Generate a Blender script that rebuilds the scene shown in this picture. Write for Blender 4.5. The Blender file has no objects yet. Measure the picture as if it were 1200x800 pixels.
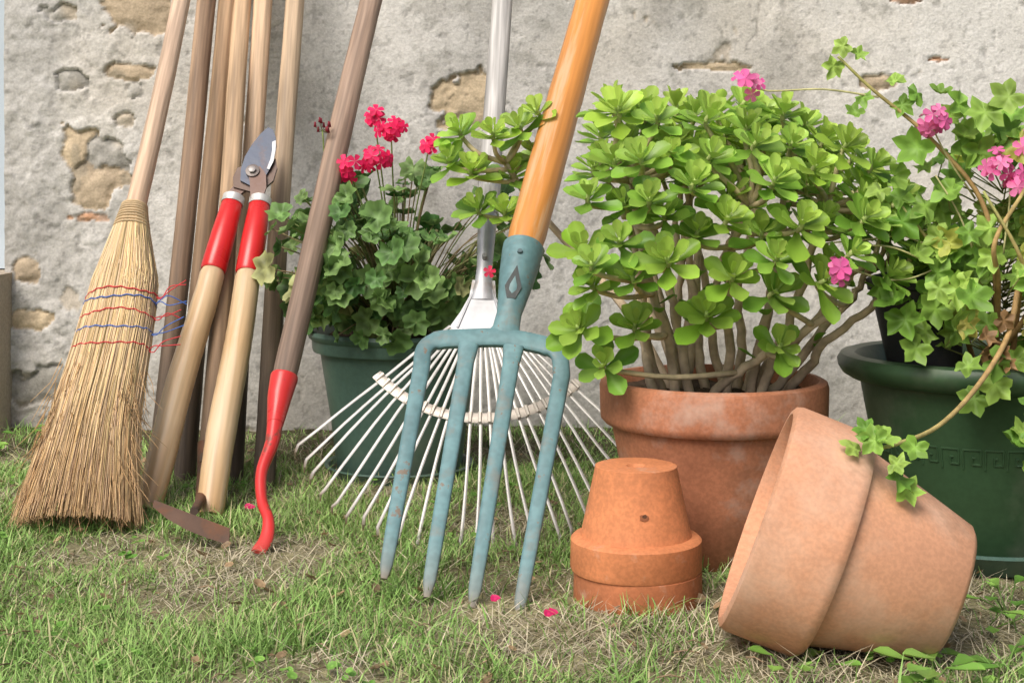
import bpy, math, random
import numpy as np
from mathutils import Vector, Matrix
random.seed(7); rng=np.random.default_rng(7)
scene=bpy.context.scene
# ---------------------------------------------------------------- helpers
def vn(x,y,seed):
    r=np.random.default_rng(seed); T=r.random((256,256))
    x=np.asarray(x,float);y=np.asarray(y,float)
    ix=np.floor(x).astype(int);iy=np.floor(y).astype(int)
    fx=x-ix;fy=y-iy;fx=fx*fx*(3-2*fx);fy=fy*fy*(3-2*fy)
    a=T[ix&255,iy&255];b=T[(ix+1)&255,iy&255];c=T[ix&255,(iy+1)&255];d=T[(ix+1)&255,(iy+1)&255]
    return (a*(1-fx)+b*fx)*(1-fy)+(c*(1-fx)+d*fx)*fy
def fbm(x,y,seed,oc=4):
    s=0;a=.5;t=0
    for o in range(oc):
        s=s+a*vn(x*2**o+o*17.3,y*2**o+o*9.1,seed+o);t+=a;a*=.5
    return s/t
def sst(a,b,x):
    t=np.clip((x-a)/(b-a),0,1);return t*t*(3-2*t)
def V(*a): return np.array(a,float)
def nrm(v): return v/(math.sqrt(v[0]*v[0]+v[1]*v[1]+v[2]*v[2])+1e-12)
def cross(a,b): return np.array([a[1]*b[2]-a[2]*b[1],a[2]*b[0]-a[0]*b[2],a[0]*b[1]-a[1]*b[0]])
def cr(pts,n):
    P=[np.array(p,float) for p in pts]
    P=[2*P[0]-P[1]]+P+[2*P[-1]-P[-2]]
    out=[]
    for i in range(1,len(P)-2):
        for j in range(n):
            t=j/n;p0,p1,p2,p3=P[i-1:i+3]
            out.append(.5*((2*p1)+(-p0+p2)*t+(2*p0-5*p1+4*p2-p3)*t*t+(-p0+3*p1-3*p2+p3)*t**3))
    out.append(P[-2]);return out
class B:
    def __init__(s): s.v=[];s.f=[];s.c=[];s.m=[];s.n=0
    def add(s,Vv,F,col=(.5,.5,.5),mi=0):
        Vv=np.asarray(Vv,float);n=len(Vv);c=np.asarray(col,float)
        if c.ndim==1: c=np.tile(c,(n,1))
        s.v.append(Vv);s.c.append(c);o=s.n
        s.f.extend([tuple(i+o for i in f) for f in F]);s.m.extend([mi]*len(F));s.n+=n
    def tube(s,pts,rad,seg=8,col=(.5,.5,.5),mi=0,ref=(1,0,0),cap=True,sq=1):
        P=np.array(pts,float);n=len(P)
        if np.isscalar(rad): rad=[rad]*n
        R=np.array([(r,r) if np.isscalar(r) else r for r in rad],float)
        if len(R)!=n:
            xs=np.linspace(0,1,len(R));q=np.linspace(0,1,n)
            R=np.stack([np.interp(q,xs,R[:,0]),np.interp(q,xs,R[:,1])],1)
        T=np.gradient(P,axis=0)
        N=np.array(ref,float);vs=[];a=np.linspace(0,2*math.pi,seg,endpoint=False);ca=np.cos(a)[:,None];sa=np.sin(a)[:,None]
        if sq!=1: ca=np.sign(ca)*np.abs(ca)**sq;sa=np.sign(sa)*np.abs(sa)**sq
        for i in range(n):
            t=nrm(T[i]);q=N-t*np.dot(N,t)
            if abs(q[0])+abs(q[1])+abs(q[2])<1e-4: q=cross(t,V(0,1,.3))
            N=nrm(q);Bn=cross(t,N)
            vs.append(P[i]+ca*(R[i,0]*N)+sa*(R[i,1]*Bn))
        vs=np.concatenate(vs);F=[]
        for i in range(n-1):
            for j in range(seg):
                k=(j+1)%seg;F.append((i*seg+j,i*seg+k,(i+1)*seg+k,(i+1)*seg+j))
        if cap:
            F.append(tuple(range(seg-1,-1,-1)));F.append(tuple((n-1)*seg+j for j in range(seg)))
        c=np.asarray(col,float)
        if c.ndim==2:
            if len(c)!=n:
                xs=np.linspace(0,1,len(c));q=np.linspace(0,1,n);c=np.stack([np.interp(q,xs,c[:,z]) for z in range(3)],1)
            c=np.repeat(c,seg,axis=0)
        s.add(vs,F,c,mi)
    def lathe(s,prof,seg=64,col=(.5,.5,.5),mi=0,cen=(0,0,0),wob=0,seed=1):
        a=np.linspace(0,2*math.pi,seg,endpoint=False);vs=[]
        for r,z in prof:
            w=1+wob*np.sin(2*a+seed)+wob*.5*np.sin(3*a+seed*2)
            vs.append(np.stack([np.cos(a)*r*w,np.sin(a)*r*w,np.full(seg,z)],1))
        vs=np.concatenate(vs)+np.array(cen);F=[]
        for i in range(len(prof)-1):
            for j in range(seg):
                k=(j+1)%seg;F.append((i*seg+j,i*seg+k,(i+1)*seg+k,(i+1)*seg+j))
        s.add(vs,F,col,mi)
    def plate(s,pts,n,th,col,mi=0):
        P=np.array(pts,float);n=nrm(np.array(n,float));m=len(P)
        vs=np.concatenate([P+n*th/2,P-n*th/2])
        F=[tuple(range(m)),tuple(range(2*m-1,m-1,-1))]+[(i,i+m,(i+1)%m+m,(i+1)%m) for i in range(m)]
        s.add(vs,F,col,mi)
    def build(s,name,mats,parent=None,smooth=True,mw=None,ang=40):
        me=bpy.data.meshes.new(name)
        me.from_pydata(np.concatenate(s.v).tolist(),[],s.f)
        at=me.color_attributes.new('Col','FLOAT_COLOR','POINT')
        c=np.concatenate(s.c);c=np.concatenate([c,np.ones((len(c),1))],1)
        at.data.foreach_set('color',c.ravel())
        if not isinstance(mats,(list,tuple)): mats=[mats]
        for m in mats: me.materials.append(m)
        me.polygons.foreach_set('material_index',s.m)
        me.polygons.foreach_set('use_smooth',[smooth]*len(s.f))
        if smooth and ang<180: me.set_sharp_from_angle(angle=math.radians(ang))
        me.update()
        o=bpy.data.objects.new(name,me);scene.collection.objects.link(o)
        if mw is not None: o.matrix_world=mw
        if parent is not None: o.parent=parent
        return o
def empty(name):
    e=bpy.data.objects.new(name,None);scene.collection.objects.link(e);e.empty_display_size=.05;return e
def quadmesh(name,vs,quads,cols,mat_,smooth=True):
    me=bpy.data.meshes.new(name);nv=len(vs);nf=len(quads)
    me.vertices.add(nv);me.vertices.foreach_set('co',vs.astype(np.float32).ravel())
    me.loops.add(nf*4);me.loops.foreach_set('vertex_index',quads.astype(np.int32).ravel())
    me.polygons.add(nf);me.polygons.foreach_set('loop_start',np.arange(0,nf*4,4,dtype=np.int32))
    me.update(calc_edges=True)
    at=me.color_attributes.new('Col','FLOAT_COLOR','POINT')
    c=np.concatenate([cols,np.ones((nv,1))],1).astype(np.float32);at.data.foreach_set('color',c.ravel())
    me.polygons.foreach_set('use_smooth',np.full(nf,smooth))
    me.materials.append(mat_);me.update()
    o=bpy.data.objects.new(name,me);scene.collection.objects.link(o);return o
def mat(name,rough=.6,spec=.3,var=.25,vscale=8,bump=.2,bscale=60,bdist=.002,t2=None,t2scale=3,t2r=(.55,.7),t2amt=1,
        stretch=(1,1,1),metal=0,transl=0,rvar=.1,fine=0,finescale=200,simple=False,det=3,t3=None,t3scale=3,t3r=(.55,.7),t3amt=1):
    m=bpy.data.materials.new(name);m.use_nodes=True;nt=m.node_tree;N=nt.nodes;L=nt.links
    bs=N['Principled BSDF'];out=N['Material Output']
    bs.inputs['Roughness'].default_value=rough;bs.inputs['Specular IOR Level'].default_value=spec;bs.inputs['Metallic'].default_value=metal
    at=N.new('ShaderNodeAttribute');at.attribute_name='Col'
    col=at.outputs['Color']
    if not simple:
        tc=N.new('ShaderNodeTexCoord');mp=N.new('ShaderNodeMapping');mp.inputs['Scale'].default_value=stretch
        L.new(tc.outputs['Object'],mp.inputs['Vector'])
        def noise(sc,det=4,ro=.6):
            n=N.new('ShaderNodeTexNoise');n.inputs['Scale'].default_value=sc;n.inputs['Detail'].default_value=det;n.inputs['Roughness'].default_value=ro
            L.new(mp.outputs['Vector'],n.inputs['Vector']);return n
        def rng_(src,a,b,c,d):
            r=N.new('ShaderNodeMapRange');r.inputs[1].default_value=a;r.inputs[2].default_value=b;r.inputs[3].default_value=c;r.inputs[4].default_value=d
            L.new(src,r.inputs[0]);return r
        n1=noise(vscale,det);r1=rng_(n1.outputs['Fac'],.3,.7,1-var,1+var)
        mul=N.new('ShaderNodeVectorMath');mul.operation='SCALE';L.new(at.outputs['Color'],mul.inputs[0]);L.new(r1.outputs[0],mul.inputs['Scale'])
        col=mul.outputs[0]
        if fine:
            n4=noise(finescale,1);r4=rng_(n4.outputs['Fac'],.35,.65,1-fine,1+fine)
            m4=N.new('ShaderNodeVectorMath');m4.operation='SCALE';L.new(col,m4.inputs[0]);L.new(r4.outputs[0],m4.inputs['Scale']);col=m4.outputs[0]
        for tt_,ts_,tr_,ta_ in((t2,t2scale,t2r,t2amt),(t3,t3scale,t3r,t3amt)):
            if tt_ is None: continue
            n2=noise(ts_,5,.65);r2=rng_(n2.outputs['Fac'],tr_[0],tr_[1],0,ta_)
            mx=N.new('ShaderNodeMix');mx.data_type='RGBA';L.new(r2.outputs[0],mx.inputs[0]);L.new(col,mx.inputs[6]);mx.inputs[7].default_value=(*tt_,1);col=mx.outputs[2]
        if rvar:
            rr=rng_(n1.outputs['Fac'],.3,.7,rough-rvar,min(1,rough+rvar));L.new(rr.outputs[0],bs.inputs['Roughness'])
        if bump:
            n3=noise(bscale,3);bp=N.new('ShaderNodeBump');bp.inputs['Strength'].default_value=bump;bp.inputs['Distance'].default_value=bdist
            L.new(n3.outputs['Fac'],bp.inputs['Height']);L.new(bp.outputs[0],bs.inputs['Normal'])
    L.new(col,bs.inputs['Base Color'])
    if transl:
        tr=N.new('ShaderNodeBsdfTranslucent');L.new(col,tr.inputs['Color']);ms=N.new('ShaderNodeMixShader');ms.inputs[0].default_value=transl
        L.new(bs.outputs[0],ms.inputs[1]);L.new(tr.outputs[0],ms.inputs[2]);L.new(ms.outputs[0],out.inputs['Surface'])
    return m
M_wall=mat('lime_plaster',.9,.12,.05,4,.5,120,.0035,fine=.09,finescale=190,rvar=0)
M_soil=mat('soil',.95,.1,.3,9,.8,70,.008,fine=.25,rvar=0)
M_grass=mat('grass_blades',.55,.25,simple=True)
M_wood=mat('weathered_wood',.6,.25,.26,22,.35,60,.002,stretch=(3,3,.16),fine=.14,finescale=45,t2=(.17,.11,.07),t2scale=9,t2r=(.56,.74),t2amt=.6)
M_varn=mat('varnished_wood',.38,.45,.16,16,.15,50,.001,stretch=(3,3,.16),fine=.10,finescale=40,t2=(.33,.15,.05),t2scale=9,t2r=(.54,.70),t2amt=.5,t3=(.66,.56,.40),t3scale=14,t3r=(.54,.64),t3amt=.4)
M_redp=mat('red_paint',.32,.5,.12,10,.12,50,.001,t2=(.20,.06,.04),t2scale=26,t2r=(.60,.66),t2amt=.9)
M_teal=mat('teal_paint',.5,.4,.18,12,.3,60,.0015,t2=(.20,.19,.16),t2scale=22,t2r=(.55,.68),t2amt=.6,fine=.10,finescale=90,t3=(.20,.12,.07),t3scale=45,t3r=(.62,.67),t3amt=.8)
M_metal=mat('galvanised_metal',.45,.5,.2,20,.2,80,.001,metal=.35,t2=(.24,.17,.11),t2scale=18,t2r=(.58,.72),t2amt=.7)
M_dkmet=mat('dark_steel',.45,.5,.3,25,.3,80,.001,metal=.35,t2=(.12,.06,.035),t2scale=22,t2r=(.5,.7),t2amt=.7)
M_rust=mat('rusty_steel',.75,.3,.35,20,.5,80,.0015,metal=.3,t2=(.20,.085,.04),t2scale=15,t2r=(.45,.65),t2amt=.8)
M_straw=mat('broom_straw',.65,.25,simple=True)
M_cord=mat('cord',.8,.15,.2,60,.3,200,.001)
M_terra=mat('terracotta',.8,.2,.16,7,.28,70,.0015,fine=.07,finescale=220,t2=(.70,.54,.42),t2scale=5,t2r=(.46,.70),t2amt=.6,t3=(.30,.16,.09),t3scale=12,t3r=(.58,.72),t3amt=.5)
M_terra2=mat('terracotta_dirty',.75,.25,.26,7,.35,70,.0015,fine=.10,finescale=200,t2=(.15,.085,.05),t2scale=6,t2r=(.47,.70),t2amt=.7,t3=(.56,.43,.35),t3scale=9,t3r=(.54,.70),t3amt=.6)
M_terra3=mat('terracotta_orange',.7,.25,.20,9,.3,70,.0015,fine=.09,finescale=200,t2=(.24,.10,.05),t2scale=8,t2r=(.50,.72),t2amt=.65,t3=(.64,.42,.30),t3scale=15,t3r=(.58,.68),t3amt=.55)
M_gplast=mat('green_plastic',.42,.4,.14,6,.15,60,.001,t2=(.19,.20,.15),t2scale=6,t2r=(.50,.72),t2amt=.5,fine=.06,finescale=120)
M_black=mat('dark_plastic',.5,.4,.2,8,.1,60,.001,t2=(.15,.14,.12),t2scale=8,t2r=(.55,.75),t2amt=.5)
M_leafg=mat('glossy_leaf',.38,.45,.15,18,0,rvar=0,det=1,transl=.27)
M_leaf=mat('leaf',.5,.35,.24,30,0,rvar=0,det=1,transl=.25)
M_petal=mat('petal',.5,.3,simple=True,transl=.3)
M_stem=mat('plant_stem',.75,.2,.3,45,.5,150,.0015,rvar=0,det=2)
M_door=mat('painted_door',.5,.35,.06,5,.1,60,.001)
# ---------------------------------------------------------------- wall
PAT=[(-.768,.862,.078,.045,0),(-.912,.723,.030,.020,1),(-.794,.736,.040,.013,0),(-.78,.697,.018,.014,1),(-.906,.571,.046,.042,2),
(-.838,.56,.034,.036,1),(-.861,.49,.052,.045,0),(-.874,.436,.042,.013,3),(-.997,.224,.04,.02,2),(-1.01,.33,.03,.03,0),(-.1,.668,.064,.056,2),
(.406,.748,.076,.010,2),(.8825,.762,.024,.005,3),(.803,.885,.03,.005,3),(.76,.718,.040,.016,0),
(-.98,.09,.07,.04,1),(-.93,.86,.035,.02,1),(-.80,.64,.028,.018,1),
(1.25,.8,.06,.04,2),(.3,1.2,.1,.06,2),(-.5,1.3,.12,.07,0),(.9,1.4,.1,.05,3)]
SC=np.array([(.47,.38,.27),(.40,.385,.35),(.58,.47,.32),(.52,.30,.18)])
def wall_part(x0,x1,res,name=None):
    nx=int((x1-x0)/res)+1;z1=2.3;nz=int((z1+.1)/res)+1
    X,Z=np.meshgrid(np.linspace(x0,x1,nx),np.linspace(-.1,z1,nz),indexing='ij')
    big=fbm(X*3+50,Z*3+50,3,4);med=fbm(X*14+90,Z*14+30,11,4);fin=fbm(X*70+30,Z*70+80,21,3)
    rough=sst(-.70,-.92,X+.12*(big-.5)*4)*.9+.04+.30*sst(.32,.1,Z)
    h=(big-.5)*.009+(med-.5)*.0050*(.3+rough*2.4)+(fin-.5)*.0026*(.5+rough*1.8)
    lay=fbm(X*3.6+7,Z*3.6+3,41,5);L=sst(.50,.515,lay);h+=L*.0016*(.4+rough)
    col=np.zeros(X.shape+(3,));base=np.array([.70,.685,.65]);dk=np.array([.54,.525,.49])
    w=np.clip(.30+L*.42+(med-.5)*1.3+(big-.5)*1.4,0,1)[...,None];col[:]=dk*(1-w)+base*w
    warm=sst(.52,.74,fbm(X*2.5+11,Z*2.5+77,51,5))[...,None];col=col*(1-warm*.4)+np.array([.64,.58,.48])*warm*.4
    rg=np.clip(rough*.9,0,1)[...,None]*np.clip((fin-.25)*1.6,0,1)[...,None];col=col*(1-rg*.45)+np.array([.42,.40,.36])*rg*.45
    st=sst(.50,.75,fbm(X*9+7,Z*2.2+5,56,5))[...,None];col=col*(1-.20*st)
    chip=fbm(X*11+200,Z*11+120,61,5);thr=.82-.13*rough;C=sst(thr,thr+.02,chip)
    h-=C*.004;cc=np.array([.50,.43,.33]);col=col*(1-C[...,None]*.65)+cc*C[...,None]*.65
    pit=sst(.75,.80,fbm(X*48+20,Z*48+12,66,3));h-=pit*.002;col*=(1-.25*pit[...,None])
    spk=sst(.68,.76,fbm(X*95+20,Z*95+12,67,2));col*=(1-.25*spk[...,None])
    wob=(fbm(X*17+5,Z*17+9,71,5)-.5)*1.7;wob2=(fbm(X*60+5,Z*60+9,76,3)-.5)*.6
    for i,(cx,cz,rx,rz,t) in enumerate(PAT):
        dx=(X-cx)/rx;dz=(Z-cz)/rz;d=(np.abs(dx)**2.6+np.abs(dz)**2.6)**(1/2.6)+wob+wob2
        d=np.where((np.abs(dx)>2.2)|(np.abs(dz)>2.2),9,d)
        m=sst(1.05,.97,d)
        stone=fbm(X*26+i*13,Z*26+i*7,80+i,4)
        hs=-.010+(1-np.clip(d,0,1)**3)*.009+(stone-.5)*.010
        h=h*(1-m)+hs*m
        sc=SC[t]*(.72+.6*stone[...,None]);alt=SC[(t+1)%3]
        k=sst(.5,.7,fbm(X*9+i,Z*9,99+i,3))[...,None]*.5
        sc=sc*(1-k)+alt*k*(.75+.5*stone[...,None])
        edge=(sst(.86,1.0,d)*m)[...,None];sc=sc*(1-.12*edge)
        col=col*(1-m[...,None])+sc*m[...,None]
    cr1=np.abs(fbm(X*2.2+31,Z*2.2+63,111,5)-.5);ck=sst(.003,.001,cr1)*sst(.5,.6,fbm(X*3+1,Z*3+2,121,2))
    h-=ck*.002;col*=(1-.35*ck[...,None])
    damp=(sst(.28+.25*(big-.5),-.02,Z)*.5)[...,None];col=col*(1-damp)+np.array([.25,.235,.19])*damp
    ln=sst(.62,.72,fbm(X*30+3,Z*30+9,131,4))*sst(.45,.6,fbm(X*2+8,Z*2+1,141,3));col=col*(1-.35*ln[...,None])+np.array([.22,.215,.18])*.35*ln[...,None]
    Y=3.0-h
    vs=np.stack([X,Y,Z],-1).reshape(-1,3);I=np.arange(nx*nz).reshape(nx,nz)
    q=np.stack([I[:-1,:-1],I[1:,:-1],I[1:,1:],I[:-1,1:]],-1).reshape(-1,4)
    return vs,q,col.reshape(-1,3)
parts=[wall_part(-1.05,1.7,.0042),wall_part(1.7,4.5,.02),wall_part(-5,-1.95,.02)]
def quadp(pts,c): return np.array(pts,float),np.array([[0,1,2,3]]),np.tile(np.array(c),(4,1))
parts+=[quadp([(-1.05,3.01,-.1),(-1.05,3.4,-.1),(-1.05,3.4,2.3),(-1.05,3.01,2.3)],(.45,.42,.37)),
 quadp([(-1.95,3.4,-.1),(-1.95,3.01,-.1),(-1.95,3.01,2.3),(-1.95,3.4,2.3)],(.45,.42,.37)),
 quadp([(-5,2.99,2.298),(4.5,2.99,2.298),(4.5,3.4,2.298),(-5,3.4,2.298)],(.4,.35,.3)),
 quadp([(-5,3.4,-.1),(-5,3.4,2.3),(4.5,3.4,2.3),(4.5,3.4,-.1)],(.4,.38,.35))]
vs=[];qs=[];cs=[];o=0
for a,b,c in parts: vs.append(a);qs.append(b+o);cs.append(c);o+=len(a)
quadmesh('old_plaster_wall',np.concatenate(vs),np.concatenate(qs),np.concatenate(cs),M_wall)
d=B()
def box(b,x0,x1,y0,y1,z0,z1,c,mi=0):
    v=[(x,y,z) for x in(x0,x1) for y in(y0,y1) for z in(z0,z1)]
    b.add(v,[(0,1,3,2),(4,6,7,5),(0,4,5,1),(2,3,7,6),(0,2,6,4),(1,5,7,3)],c,mi)
dc=(.50,.58,.65)
box(d,-1.94,-1.06,3.13,3.18,.325,2.25,dc)
for x in(-1.94,-1.13):box(d,x,x+.07,3.09,3.128,.325,2.25,dc)
for z in(.33,1.1,2.15):box(d,-1.868,-1.132,3.105,3.128,z,z+.09,dc)
d.build('painted_door',M_door,smooth=False)
d=B();box(d,-1.96,-1.035,2.93,3.38,-.05,.322,(.42,.36,.28));d.build('stone_doorstep',M_wall,smooth=False)
# ---------------------------------------------------------------- ground
def gz(x,y): return (fbm(np.asarray(x)*3+40,np.asarray(y)*3+40,201,3)-.5)*.022
gx=np.concatenate([[-60,-20,-6],np.linspace(-2.4,2.4,420),[6,20,60]]);gy=np.concatenate([[-60,-20,-5],np.linspace(.2,3.1,280),[8,30,90]])
X,Y=np.meshgrid(gx,gy,indexing='ij');Z=gz(X,Y)+(fbm(X*40,Y*40,211,3)-.5)*.009
k=fbm(X*6+3,Y*6+8,221,4)[...,None];col=np.array([.16,.14,.08])*(1-k)+np.array([.27,.25,.14])*k
far=((np.abs(X)>2.5)|(Y<.2)|(Y>3.2))[...,None];col=np.where(far,np.array([.12,.20,.05]),col)
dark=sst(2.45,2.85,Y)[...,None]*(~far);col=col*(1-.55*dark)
I=np.arange(X.size).reshape(X.shape);q=np.stack([I[:-1,:-1],I[1:,:-1],I[1:,1:],I[:-1,1:]],-1).reshape(-1,4)
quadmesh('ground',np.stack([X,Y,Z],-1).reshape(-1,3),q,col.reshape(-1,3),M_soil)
POTS=[(-.198,2.55,.11),(.276,1.99,.10),(.65,2.01,.16),(.152,1.78,.078)]
def blades(n,xr,yr,hr,a0,curv,wd,colf,dens):
    x=rng.uniform(*xr,n);y=rng.uniform(*yr,n);keep=rng.random(n)<dens(x,y)
    for px,py,r in POTS: keep&=((x-px)**2+(y-py)**2)>r*r
    x=x[keep];y=y[keep];n=len(x);z=gz(x,y)-.002
    h=rng.uniform(*hr,n)*(.45+1.1*fbm(x*7,y*7,231,2));ph=rng.uniform(0,2*math.pi,n)+4*fbm(x*9,y*9,233,2)
    al=rng.uniform(*a0,n);cu=rng.uniform(*curv,n);w=rng.uniform(*wd,n)
    tw=rng.uniform(-1.2,1.2,n)
    P=np.stack([x,y,z],1);D=np.stack([np.cos(ph),np.sin(ph),0*ph],1)
    rings=[];S=4
    for i in range(S):
        t=i/(S-1);aa=al+cu*t;Pn=P
        sa=ph+math.pi/2+tw*t;Sd=np.stack([np.cos(sa),np.sin(sa),.2*np.sin(tw)],1)
        ww=(w*[1,.95,.7,.08][i])[:,None]
        rings+=[Pn-Sd*ww,Pn+Sd*ww]
        st=(h/(S-1))[:,None];P=P+st*(D*np.sin(aa)[:,None]+np.array([0,0,1])*np.cos(aa)[:,None])
        P[:,2]=np.maximum(P[:,2],gz(P[:,0],P[:,1])+.001)
    vs=np.stack(rings,1).reshape(-1,3);o=np.arange(n)[:,None,None]*8
    q=(np.array([[0,1,3,2],[2,3,5,4],[4,5,7,6]])[None]+o).reshape(-1,4)
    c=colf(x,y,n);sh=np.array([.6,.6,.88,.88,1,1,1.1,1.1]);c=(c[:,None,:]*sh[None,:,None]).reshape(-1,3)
    return vs,q,c
def gcol(x,y,n):
    k=np.clip(fbm(x*5+9,y*5+2,241,3)*.8+rng.random(n)*.5-.15,0,1)[:,None]
    c=np.array([.14,.30,.055])*(1-k)+np.array([.38,.56,.17])*k
    ye=(rng.random(n)<.14)[:,None];return np.where(ye,np.array([.54,.51,.27]),c)*rng.uniform(.7,1.15,n)[:,None]
def scol(x,y,n): return np.array([.64,.57,.40])*rng.uniform(.4,1.1,n)[:,None]
def strw(x,y): return .95*np.exp(-((x-.15)/.36)**2-((y-1.60)/.12)**2)+.8*np.exp(-((x+.30)/.2)**2-((y-1.93)/.10)**2)+.9*np.exp(-((x-.5)/.3)**2-((y-1.6)/.2)**2)+.5*np.exp(-((x+.1)/.35)**2-((y-2.2)/.3)**2)+.8*np.exp(-((x+.5)/.3)**2-((y-2.35)/.13)**2)
def gd(x,y):
    f=fbm(x*5.5+70,y*5.5+10,251,4)
    return np.clip(.20+4.4*(f-.42),.10,1)*np.clip(1-.75*strw(x,y),.15,1)*(1-.78*sst(2.4,2.75,y))
def sd(x,y):
    f=fbm(x*5.5+70,y*5.5+10,251,4)
    return np.clip(.18+.8*strw(x,y)+2.0*(.49-f),.06,1)*(1-.6*sst(2.5,2.8,y))
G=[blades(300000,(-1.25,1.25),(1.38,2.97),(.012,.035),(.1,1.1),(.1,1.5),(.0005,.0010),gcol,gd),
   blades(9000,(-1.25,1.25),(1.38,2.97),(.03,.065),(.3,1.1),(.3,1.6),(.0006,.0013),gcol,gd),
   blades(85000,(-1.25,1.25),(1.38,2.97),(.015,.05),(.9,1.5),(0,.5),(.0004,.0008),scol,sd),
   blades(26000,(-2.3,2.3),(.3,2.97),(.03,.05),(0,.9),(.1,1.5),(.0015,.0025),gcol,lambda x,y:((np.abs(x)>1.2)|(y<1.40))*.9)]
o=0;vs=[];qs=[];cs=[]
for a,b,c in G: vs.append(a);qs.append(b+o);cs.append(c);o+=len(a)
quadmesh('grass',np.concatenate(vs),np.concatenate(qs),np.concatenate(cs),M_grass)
# ---------------------------------------------------------------- leaves
def frame(nv,dv):
    n=nrm(np.array(nv,float));d_=np.array(dv,float);d_=d_-n*np.dot(n,d_)
    if abs(d_[0])+abs(d_[1])+abs(d_[2])<1e-4: d_=cross(n,V(.3,.5,.8))
    d_=nrm(d_);return np.stack([d_,cross(n,d_),n])
def disc_leaf(b,p,nv,dv,r,rf,col,cup=.25,npt=26,ruf=.08,mi=0,cc=None,zone=None):
    F=frame(nv,dv);a=np.linspace(0,2*math.pi,npt,endpoint=False);R=rf(a)*r
    ph=random.uniform(0,6);V_=[[0,0,0]]
    for t in(.5,1):
        zz=cup*r*t*t+ruf*r*t*np.sin(a*5+ph)
        V_+=np.stack([np.cos(a)*R*t,np.sin(a)*R*t,zz],1).tolist()
    V_=np.array(V_)@F+np.array(p)
    fc=[(0,1+j,1+(j+1)%npt) for j in range(npt)]+[(1+j,1+npt+j,1+npt+(j+1)%npt,1+(j+1)%npt) for j in range(npt)]
    c=np.array(col);cen=np.array(cc) if cc is not None else c*1.25
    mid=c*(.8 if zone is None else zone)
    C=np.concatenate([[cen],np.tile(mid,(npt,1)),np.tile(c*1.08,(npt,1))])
    b.add(V_,fc,C,mi)
def rf_ger(a):
    notch=1-.75*np.exp(-((np.abs(a-math.pi))/.32)**2);return notch*(.9+.09*np.cos(a*7)+.03*np.cos(a*21))
def rf_ivy(a):
    b_=(a+math.pi)%(2*math.pi)-math.pi
    r=.58+0*b_
    for c,w,h in((0,.36,.44),(1.10,.34,.38),(-1.10,.34,.38),(2.15,.34,.26),(-2.15,.34,.26)): r=np.maximum(r,.56+h*np.exp(-np.abs((b_-c)/w)**1.7))
    return r*(1-.45*np.exp(-((np.abs(b_)-math.pi)/.3)**2))*(1+.03*np.cos(17*a))
def succ_leaf(b,p,d,up,L,W,col):
    F=frame(up,d)
    ts=[0,.25,.5,.74,.92,1.02];ws=[.18,.40,.76,1.0,.72,.14];vv=[]
    for t,w in zip(ts,ws):
        for s in(-1,-.5,0,.5,1):
            vv.append([L*t,s*W*.5*w, .22*W*abs(s)**1.5*w + L*(.16*t*t-.12*t)])
    vv=np.array(vv)@F+np.array(p);fc=[(i*5+j,i*5+j+1,(i+1)*5+j+1,(i+1)*5+j) for i in range(5) for j in range(4)]
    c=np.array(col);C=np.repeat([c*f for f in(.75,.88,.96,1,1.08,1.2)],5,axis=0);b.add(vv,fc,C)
def rosette(b,p,ax,sz,base):
    ax=nrm(ax);s1=nrm(cross(ax,V(.3,.8,.1)));s2=cross(ax,s1);g=2.399;a=random.uniform(0,6)
    N=random.randint(12,16);young=np.array([.54,.70,.15])
    for i in range(N):
        t=i/(N-1);a+=g+random.uniform(-.2,.2);el=math.radians(2+68*t**1.3+random.uniform(-11,11))
        rad=s1*math.cos(a)+s2*math.sin(a);dd=rad*math.cos(el)+ax*math.sin(el)
        upv=ax*math.cos(el)-rad*math.sin(el)
        L=sz*(1.0-.50*t)*random.uniform(.8,1.15);c=base*(1-t*.75)+young*t*.75
        c=c*random.uniform(.78,1.18)
        succ_leaf(b,np.array(p)-ax*sz*.45*(1-t)+rad*.002,dd,upv,L,L*random.uniform(.54,.68),c)
# ---- succulent in terracotta pot
plant=empty('succulent_shrub');lv=B();st=B()
base0=V(.276,1.99,.225)
left=[V(-.062,2.24,.535),V(-.03,2.22,.59),V(.008,2.25,.60),(V(-.055,2.25,.475)),V(.0,2.26,.53),V(-.01,2.24,.47),V(-.085,2.27,.595),V(.035,2.27,.625),V(.045,2.28,.56),V(-.10,2.26,.55)]
low=[(.118,.275,1.88),(.085,.325,1.88),(.347,.302,1.87),(.28,.395,1.83),(.250,.345,1.86),(.151,.395,1.83),(.335,.375,1.83),(.10,.385,1.85),(.42,.40,1.9),(.16,.33,1.88),(.09,.43,1.86),(.135,.44,1.83)]
ros=[V(x,y,z) for x,z,y in low];NL=len(ros)
def near_handle(p):
    for z in np.linspace(.40,.85,19):
        fp=V(.0148,2.102,.4074)+(z-.4074)*V(.298,.9,1)
        k=p[1]/fp[1]
        if p[1]<fp[1]+.05 and abs(p[0]-fp[0]*k)<.062 and abs(p[2]-(.515+(z-.515)*k))<.025: return True
    return False
tries=0
while len(ros)<122 and tries<80000:
    tries+=1
    x=random.uniform(.02,.59);y=random.uniform(1.80,2.22);z=random.uniform(.39,.635)
    dx=(x-.245)/.325;dy=(y-2.0)/.215;dz=(z-.38)/.25
    if dx>.35: dz=dz+ (dx-.35)*.30
    q=abs(dx)**2.6+abs(dy)**2.4+abs(dz)**2.6
    if q>1 or q<.42: continue
    if z<.45 and q<.8: continue
    if y>2.1 and z<.52: continue
    p=V(x,y,z)
    if near_handle(p) or (x<.08 and z>.44 and y<2.25 and x<.0148+(z-.4074)*.298+.05): continue
    if all(((p-r)**2).sum()>.052**2 for r in ros): ros.append(p)
mains=[]
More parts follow.
